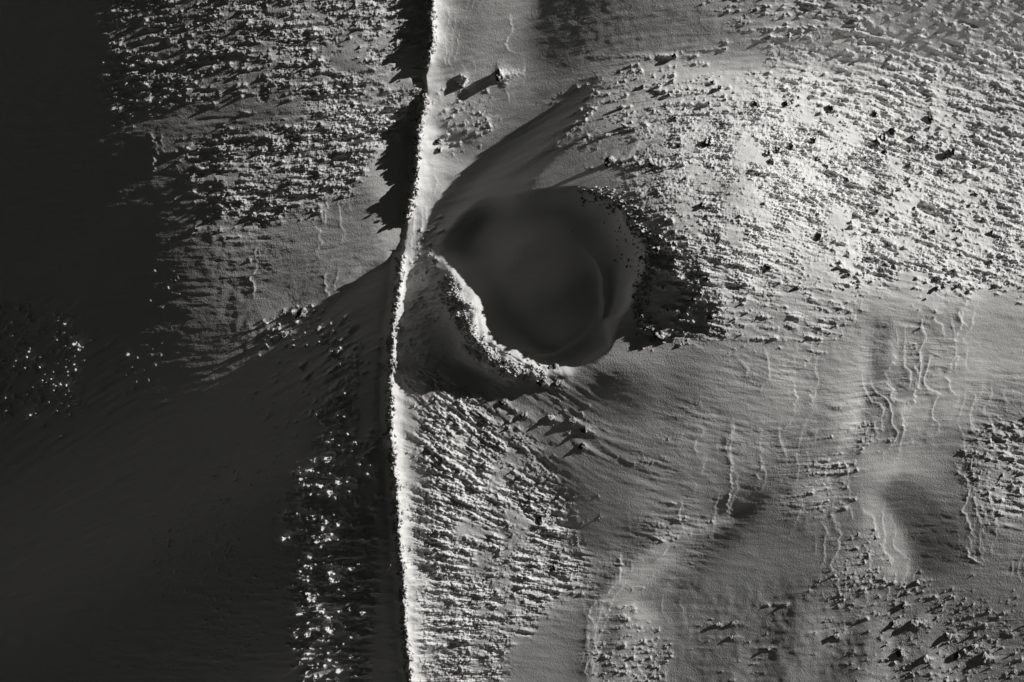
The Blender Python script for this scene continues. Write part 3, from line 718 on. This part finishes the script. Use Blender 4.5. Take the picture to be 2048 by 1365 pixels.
gx = np.array(grow(X0, 60000, 4, -1)[::-1] + list(ux) + grow(ux[-1], 60000, 4, 1))
gy = np.array(grow(Y0, 60000, 4, -1)[::-1] + list(uy) + grow(uy[-1], 60000, 4, 1))
ox = int(np.searchsorted(gx, ux[0] - .01)); oy = int(np.searchsorted(gy, uy[0] - .01))
GX, GY = np.meshgrid(gx, gy)
GH = bil(macro, (np.clip(GX, -400, 2450) - MX0) / G, (np.clip(GY, -400, 1780) - MY0) / G)
# keep the drift along the wall going outside the frame, and add broad swells
cxx = np.clip(GX, X0, ux[-1]); cyy = np.clip(GY, Y0, uy[-1])
edge = np.hypot(GX - cxx, GY - cyy)
wallside = detail(GX, np.clip(GY, -600, 1900), False)
fade = np.exp(-edge / 500)
tex = 2.5 * noise(GX, GY, 14, 52) + 1.6 * noise(GX, GY, 9, 51)
GH = GH + wallside * fade + tex * (1 - np.exp(-edge / 30)) * np.exp(-edge / 1500) + 30 * noise(GX, GY, 900, 70) * (1 - fade)
GH[oy:oy + ny, ox:ox + nx] = uH


def ground_z(px, py):
    i = (np.asarray(px, float) - X0) / STEP; j = (np.asarray(py, float) - Y0) / STEP
    return bil(uH, i, j) / PX


def W(px, py):
    return (px - 1024) / PX, (682.5 - py) / PX


def grid_mesh(name, wxs, wys, Z):
    me = bpy.data.meshes.new(name)
    r, c = Z.shape
    co = np.empty((r, c, 3), np.float32)
    co[..., 0] = wxs[None]; co[..., 1] = wys[:, None]; co[..., 2] = Z
    idx = np.arange(r * c).reshape(r, c)
    q = np.stack([idx[1:, :-1], idx[1:, 1:], idx[:-1, 1:], idx[:-1, :-1]], -1).reshape(-1)
    nf = (r - 1) * (c - 1)
    me.vertices.add(r * c); me.vertices.foreach_set("co", co.ravel())
    me.loops.add(nf * 4); me.loops.foreach_set("vertex_index", q.astype(np.int32))
    me.polygons.add(nf)
    me.polygons.foreach_set("loop_start", np.arange(nf, dtype=np.int32) * 4)
    me.polygons.foreach_set("loop_total", np.full(nf, 4, np.int32))
    me.polygons.foreach_set("use_smooth", np.ones(nf, bool))
    me.update(calc_edges=True)
    return me


wxs = (gx - 1024) / PX; wys = (682.5 - gy) / PX
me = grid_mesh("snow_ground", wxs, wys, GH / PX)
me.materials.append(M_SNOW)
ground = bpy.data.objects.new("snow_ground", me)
scene.collection.objects.link(ground)
ground["kind"] = "structure"
ground["label"] = "wind-packed snow over rough ground with a mound, a bowl and drifts"

# ------------------------------------------------------------------ rocks
import bmesh


def rock_arrays(sub, seed, rough=0.42, facets=8):
    bm = bmesh.new()
    bmesh.ops.create_icosphere(bm, subdivisions=sub, radius=1.0)
    r = random.Random(seed)
    planes = []
    for _ in range(facets):
        v = Vector((r.gauss(0, 1), r.gauss(0, 1), r.gauss(0, .8))).normalized()
        planes.append((v, r.uniform(.55, .9)))
    from mathutils import noise as mn
    for v in bm.verts:
        p = v.co.copy()
        for n_, d_ in planes:
            k = p.dot(n_)
            if k > d_: p -= n_ * (k - d_) * .92
        f = 1 + rough * mn.noise(p * 1.7 + Vector((seed * 3.1, 0, 0))) + rough * .5 * mn.noise(p * 4.3 + Vector((0, seed * 1.7, 0)))
        v.co = p * f
    vs = np.array([v.co[:] for v in bm.verts], np.float32)
    fs = np.array([[v.index for v in f.verts] for f in bm.faces], np.int32)
    bm.free()
    return vs, fs


def mesh_from(name, vs, fs, material, smoothf=False):
    me = bpy.data.meshes.new(name)
    me.vertices.add(len(vs)); me.vertices.foreach_set("co", vs.astype(np.float32).ravel())
    me.loops.add(fs.size); me.loops.foreach_set("vertex_index", fs.astype(np.int32).ravel())
    me.polygons.add(len(fs))
    k = fs.shape[1]
    me.polygons.foreach_set("loop_start", np.arange(len(fs), dtype=np.int32) * k)
    me.polygons.foreach_set("loop_total", np.full(len(fs), k, np.int32))
    me.polygons.foreach_set("use_smooth", np.full(len(fs), smoothf))
    me.update(calc_edges=True)
    me.materials.append(material)
    return me


ROCKS = [rock_arrays(3, s) for s in range(8)]
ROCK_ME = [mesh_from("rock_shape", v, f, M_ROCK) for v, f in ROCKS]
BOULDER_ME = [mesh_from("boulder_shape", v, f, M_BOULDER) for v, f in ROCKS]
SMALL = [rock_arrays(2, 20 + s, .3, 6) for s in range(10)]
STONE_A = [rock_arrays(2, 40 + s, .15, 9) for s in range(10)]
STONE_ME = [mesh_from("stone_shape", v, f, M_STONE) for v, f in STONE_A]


def put(name, me, px, py, sx, sy, sz, rz, sink=.3, parent=None, tilt=.25):
    o = bpy.data.objects.new(name, me)
    scene.collection.objects.link(o)
    x, y = W(px, py)
    z = float(ground_z(px, py)) + (sz * (1 - sink) - sz * .5) / PX
    o.location = (x, y, z)
    o.rotation_euler = (R.uniform(-tilt, tilt), R.uniform(-tilt, tilt), rz)
    o.scale = (sx / PX, sy / PX, sz / PX)
    if parent is not None: o.parent = parent
    return o


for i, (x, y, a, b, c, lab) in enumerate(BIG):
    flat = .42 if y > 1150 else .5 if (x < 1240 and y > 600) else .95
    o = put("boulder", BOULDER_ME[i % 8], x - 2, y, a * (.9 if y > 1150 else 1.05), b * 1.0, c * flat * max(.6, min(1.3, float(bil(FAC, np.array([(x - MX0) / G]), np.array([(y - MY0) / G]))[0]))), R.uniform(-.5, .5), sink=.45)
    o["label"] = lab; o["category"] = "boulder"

# square block of laid stones, fallen on the snow slope right of the upper wall
bm = bmesh.new()
base = Vector((0, 0, 0))
blk = bmesh.ops.create_cube(bm, size=1)["verts"]
for v in blk: v.co = Vector((v.co.x * .62, v.co.y * .62, v.co.z * .5))
bmesh.ops.subdivide_edges(bm, edges=bm.edges[:], cuts=10, use_grid_fill=True)
from mathutils import noise as mn
for v in bm.verts: v.co += Vector(mn.noise_vector(v.co * 9)) * .05
bme = bpy.data.meshes.new("stone_block"); bm.to_mesh(bme); bm.free(); bme.materials.append(M_ROCK)
ob = bpy.data.objects.new("stone_block", bme); scene.collection.objects.link(ob)
x, y = W(920, 137); ob.location = (x, y, float(ground_z(920, 137)) + .02); ob.rotation_euler = (.1, -.35, math.radians(-32))
ob["label"] = "square frosted rock block set at an angle beside the upper wall"; ob["category"] = "rock"

# ------------------------------------------------------------------ dry stone wall, two standing runs with a drifted gap


def wall(name, y0, y1, lab, n_big):
    root = bpy.data.objects.new(name, None); scene.collection.objects.link(root)
    cx, cy = W(float(wallx((y0 + y1) / 2)), (y0 + y1) / 2)
    root.location = (cx, cy, float(ground_z(wallx((y0 + y1) / 2), (y0 + y1) / 2)))
    root["label"] = lab; root["category"] = "stone wall"; root["kind"] = "thing"
    inv = Matrix.Translation(-Vector(root.location))
    # largest stones are parts of their own
    for k in range(n_big):
        py = y0 + (y1 - y0) * (k + R.random()) / n_big
        off = R.choice([-9, -6, -4, -1, 2, 5]) + R.uniform(-2, 2)
        s = R.uniform(3.2, 6.2)
        o = put("stone", STONE_ME[k % 10], float(wallx(py)) + off, py, s * R.uniform(.8, 1.5), s * R.uniform(.6, 1.1), s * .8, R.uniform(0, 3), sink=.25, tilt=.6)
        zc = float(ground_z(wallx(py), py)) if off > -4 else float(ground_z(wallx(py) + off, py))
        o.location.z = max(o.location.z, zc + R.uniform(-.1, .06) )
        o.parent = root; o.matrix_parent_inverse = inv
    # the rest of the coping and the face, one mesh
    V, F, nv = [], [], 0
    L = int((y1 - y0) * 1.1)
    for k in range(L):
        py = R.uniform(y0, y1)
        if float(noise(0, py, 14, 99)) < -.35 and R.random() < .7: continue
        off = R.triangular(-13, 9, -2) + 3 * float(noise(0, py, 20, 100)); s = R.uniform(1.5, 4.4)
        vs, fs = STONE_A[k % 10]
        vs = vs * np.array([s * R.uniform(.8, 1.5), s * R.uniform(.6, 1.1), s * .8]) / PX
        an = R.uniform(0, 3.14); ti = R.uniform(-.6, .6)
        c, s_ = math.cos(an), math.sin(an); c2, s2 = math.cos(ti), math.sin(ti)
        rot = np.array([[c, -s_, 0], [s_, c, 0], [0, 0, 1]]) @ np.array([[1, 0, 0], [0, c2, -s2], [0, s2, c2]])
        vs = vs @ rot.T
        px = float(wallx(py)) + off
        wx_, wy_ = W(px, py)
        vs = vs + np.array([wx_ - root.location.x, wy_ - root.location.y, float(ground_z(px, py)) + R.uniform(-.02, .13) - root.location.z])
        V.append(vs); F.append(fs + nv); nv += len(vs)
    me_ = mesh_from("small_stones", np.concatenate(V), np.concatenate(F), M_STONE)
    o = bpy.data.objects.new("small_stones", me_); scene.collection.objects.link(o)
    o.parent = root; o["kind"] = "stuff"
    return root


wall("stone_wall", -60, 108, "short topmost run of tumbled dry stone wall above the first dip", 26)
wall("stone_wall", 165, 428, "upper run of dry stone wall throwing saw-toothed shadows on the snow", 60)
wall("stone_wall", 506, 1430, "long lower run of dry stone wall from the gap to the bottom edge", 100)

# loose stones fallen on the shaded side
FALL = [(756, 730, 3), (760, 735, 3.5), (766, 742, 3), (750, 728, 2.5), (764, 872, 4), (770, 868, 3.5), (758, 878, 3), (775, 864, 3), (753, 884, 3), (773, 926, 4), (768, 928, 3),
        (804, 411, 3.5), (799, 414, 3)]
for i, (x, y, s) in enumerate(FALL):
    o = put("fallen_stone", STONE_ME[i % 10], x, y, s * 1.2, s, s, R.uniform(0, 3), sink=.2)
    o["category"] = "stone"
    if y < 500: o["label"] = "pale stone fallen at the drifted gap of the wall"; o["group"] = "stones at the gap"
    elif y < 800: o["label"] = "black stone fallen in the wall's shadow below the curved stone"; o["group"] = "fallen stones below the curved stone"
    elif y < 900: o["label"] = "black stone in the diagonal spill beside the lower wall"; o["group"] = "diagonal spill of stones"
    else: o["label"] = "black stone lying just under the diagonal spill beside the wall"; o["group"] = "stones under the spill"

# curved stone slab sticking out of the shaded snow
bm = bmesh.new()
rings = []
for k in range(13):
    t = k / 12; an = math.radians(100 - 150 * t)
    cx, cy = .16 * math.cos(an) - .02, .26 * math.sin(an)
    rr = .055 * (1 - .4 * t)
    ring = [bm.verts.new((cx + rr * math.cos(q) * math.cos(an), cy + rr * math.cos(q) * math.sin(an), .10 + rr * 1.8 * math.sin(q) + .02 * mn.noise(Vector((k * .7, q, 0))))) for q in [j * math.pi / 4 for j in range(8)]]
    rings.append(ring)
for a_, b_ in zip(rings, rings[1:]):
    for j in range(8): bm.faces.new((a_[j], a_[(j + 1) % 8], b_[(j + 1) % 8], b_[j]))
bm.faces.new(rings[0][::-1]); bm.faces.new(rings[-1])
cme = bpy.data.meshes.new("curved_stone"); bm.to_mesh(cme); bm.free(); cme.materials.append(M_STONE)
oc = bpy.data.objects.new("curved_stone", cme); scene.collection.objects.link(oc)
x, y = W(712, 693); oc.location = (x, y, float(ground_z(712, 693)) + .02)
oc["label"] = "small curved dark stone standing out of the shaded snow left of the wall"; oc["category"] = "stone"

# wooden post leaning out of the wall's shadow
bm = bmesh.new()
bmesh.ops.create_cone(bm, cap_ends=True, segments=10, radius1=.055, radius2=.045, depth=1.0)
bmesh.ops.bevel(bm, geom=[e for e in bm.edges if len(e.link_faces) == 2 and abs(e.verts[0].co.z - e.verts[1].co.z) < .01], offset=.01, segments=1, affect='EDGES')
pme = bpy.data.meshes.new("wooden_post"); bm.to_mesh(pme); bm.free(); pme.materials.append(M_WOOD)
po = bpy.data.objects.new("wooden_post", pme); scene.collection.objects.link(po)
x, y = W(772, 1146); vdir = Vector((.38, .60, .75))
po.location = (x, y, float(ground_z(772, 1146)) + .40); po.rotation_euler = vdir.to_track_quat('Z', 'Y').to_euler()
po["label"] = "pale weathered wooden post leaning out of the shadow beside the lower wall"; po["category"] = "post"

# ------------------------------------------------------------------ rocks by the hundred: the largest as things, the rest as scatter
REG = [
    ("rimed rock catching light in the dark upper left field", "rocks of the upper left field", lambda x, y: x < 850 and y < 250),
    ("rimed rock in the lit left field below the smooth hollow", "rocks of the left field", lambda x, y: x < 850 and y < 600),
    ("rimed rock glinting at the far left edge of the shaded slope", "rocks at the left edge", lambda x, y: x < 350),
    ("rimed rock with a bright tip in the dark strip left of the lower wall", "rocks in the dark strip", lambda x, y: x < 790),
    ("rimed rock on the bright snow between upper wall and mound", "rocks right of the upper wall", lambda x, y: x < 1040 and y < 500),
    ("rimed rock in the rough strip right of the lower wall", "rocks of the rough strip", lambda x, y: x < 1240 and y > 560),
    ("rimed rock at the head of a long curved streak on the mound's left side", "rocks of the curved streaks", lambda x, y: x < 1500 and y < 380),
    ("rimed rock in the upper right field above the mound's crest", "rocks of the upper right field", lambda x, y: y < 180),
    ("rimed rock in the rubble on the mound", "rocks of the mound", lambda x, y: x < 1700 and y < 760),
    ("rimed rock in the bright broken snow at the right of the mound", "rocks right of the mound", lambda x, y: y < 760),
    ("rock poking from the drifts of the lower right field", "rocks of the lower right field", lambda x, y: True),
]


def region(x, y):
    for lab, grp, f in REG:
        if f(x, y): return lab, grp


SMOOTH_Z = {k for k, z in enumerate(ZONES) if z[5] == 0}
vis = [l for l in lumps if 5 < l[0] < 2043 and 5 < l[1] < 1360 and l[4] not in SMOOTH_Z]
vis.sort(key=lambda l: -l[2] * l[3] * (1.6 if l[0] > 1250 and l[1] < 600 else 1))
pick = vis[:1500]
R.shuffle(pick)
# things: the largest 225; scatter: 1200 smaller
vis_top = vis[:500]; R.shuffle(vis_top)
things = vis_top[:225]
rest = [l for l in lumps if l not in set(things) and l[4] not in SMOOTH_Z]
taken = set()
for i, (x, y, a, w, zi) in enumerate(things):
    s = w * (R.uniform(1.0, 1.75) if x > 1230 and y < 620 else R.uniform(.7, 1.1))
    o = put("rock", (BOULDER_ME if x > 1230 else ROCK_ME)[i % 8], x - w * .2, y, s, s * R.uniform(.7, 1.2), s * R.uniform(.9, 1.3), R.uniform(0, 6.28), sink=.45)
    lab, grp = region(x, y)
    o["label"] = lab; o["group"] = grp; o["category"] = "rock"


def emit(name, V, F, m, lab):
    o = bpy.data.objects.new(name, mesh_from(name, np.concatenate(V), np.concatenate(F), m)); scene.collection.objects.link(o)
    o["kind"] = "stuff"; o["category"] = "small rocks"; o["label"] = lab


R.shuffle(rest)
rest = rest[:6500]
for part_ in (0, 1):
    V, F, nv = [], [], 0
    for k, (x, y, a, w, zi) in enumerate(rest):
        if (x > 1230 and y < 700) != bool(part_): continue
        vs, fs = SMALL[k % 10]
        s = w * R.uniform(.35, .8) * (1.5 if part_ else 1)
        an = R.uniform(0, 6.28); c, s_ = math.cos(an), math.sin(an)
        vs = (vs * np.array([s, s * R.uniform(.6, 1.1), s * R.uniform(.7, 1.2)]) / PX) @ np.array([[c, -s_, 0], [s_, c, 0], [0, 0, 1]]).T
        x += R.uniform(-2, 1); y += R.uniform(-3, 3)
        wx_, wy_ = W(x, y)
        V.append(vs + np.array([wx_, wy_, float(ground_z(x, y)) + s * .12 / PX])); F.append(fs + nv); nv += len(vs)
    emit(["small_rocks", "mound_rocks"][part_], V, F, [M_SCATTER, M_BOULDER][part_],
         ["small rimed stones scattered through the rough snow away from the mound", "dark-sided small stones strewn over the bright mound"][part_])
V, F, nv = [], [], 0
# broken rim on the right of the bowl
RIM = [(1150, 382), (1200, 388), (1240, 418), (1255, 452), (1280, 490), (1276, 545), (1264, 590), (1262, 640), (1300, 672)]
for k in range(420):
    j = R.uniform(0, len(RIM) - 1.01); i_ = int(j); f = j - i_
    x = RIM[i_][0] * (1 - f) + RIM[i_ + 1][0] * f + R.gauss(17, 9); y = RIM[i_][1] * (1 - f) + RIM[i_ + 1][1] * f + R.gauss(0, 10)
    vs, fs = SMALL[k % 10]; s = R.uniform(1.2, 4.2)
    wx_, wy_ = W(x, y)
    V.append(vs * np.array([s * 1.2, s * .8, s * .8]) / PX + np.array([wx_, wy_, float(ground_z(x, y)) + s * .1 / PX])); F.append(fs + nv); nv += len(vs)
emit("rim_rubble", V, F, M_SCATTER, "dark rimed rubble along the broken right rim of the bowl")
V, F, nv = [], [], 0
# spine rubble
for k in range(700):
    t = R.uniform(.1, .95)
    j = t * (len(SPINE) - 1); i_ = int(j); f = j - i_
    x = SPINE[i_][0] * (1 - f) + SPINE[i_ + 1][0] * f + R.gauss(-3, 11); y = SPINE[i_][1] * (1 - f) + SPINE[i_ + 1][1] * f + R.gauss(0, 9)
    vs, fs = SMALL[k % 10]; s = R.uniform(1.2, 3.4)
    wx_, wy_ = W(x, y)
    V.append(vs * np.array([s, s * .8, s]) / PX + np.array([wx_, wy_, float(ground_z(x, y)) + s * .1 / PX])); F.append(fs + nv); nv += len(vs)
emit("spine_rubble", V, F, M_ROCK, "white-crusted rubble on the curved spine left of the bowl")
print("done")
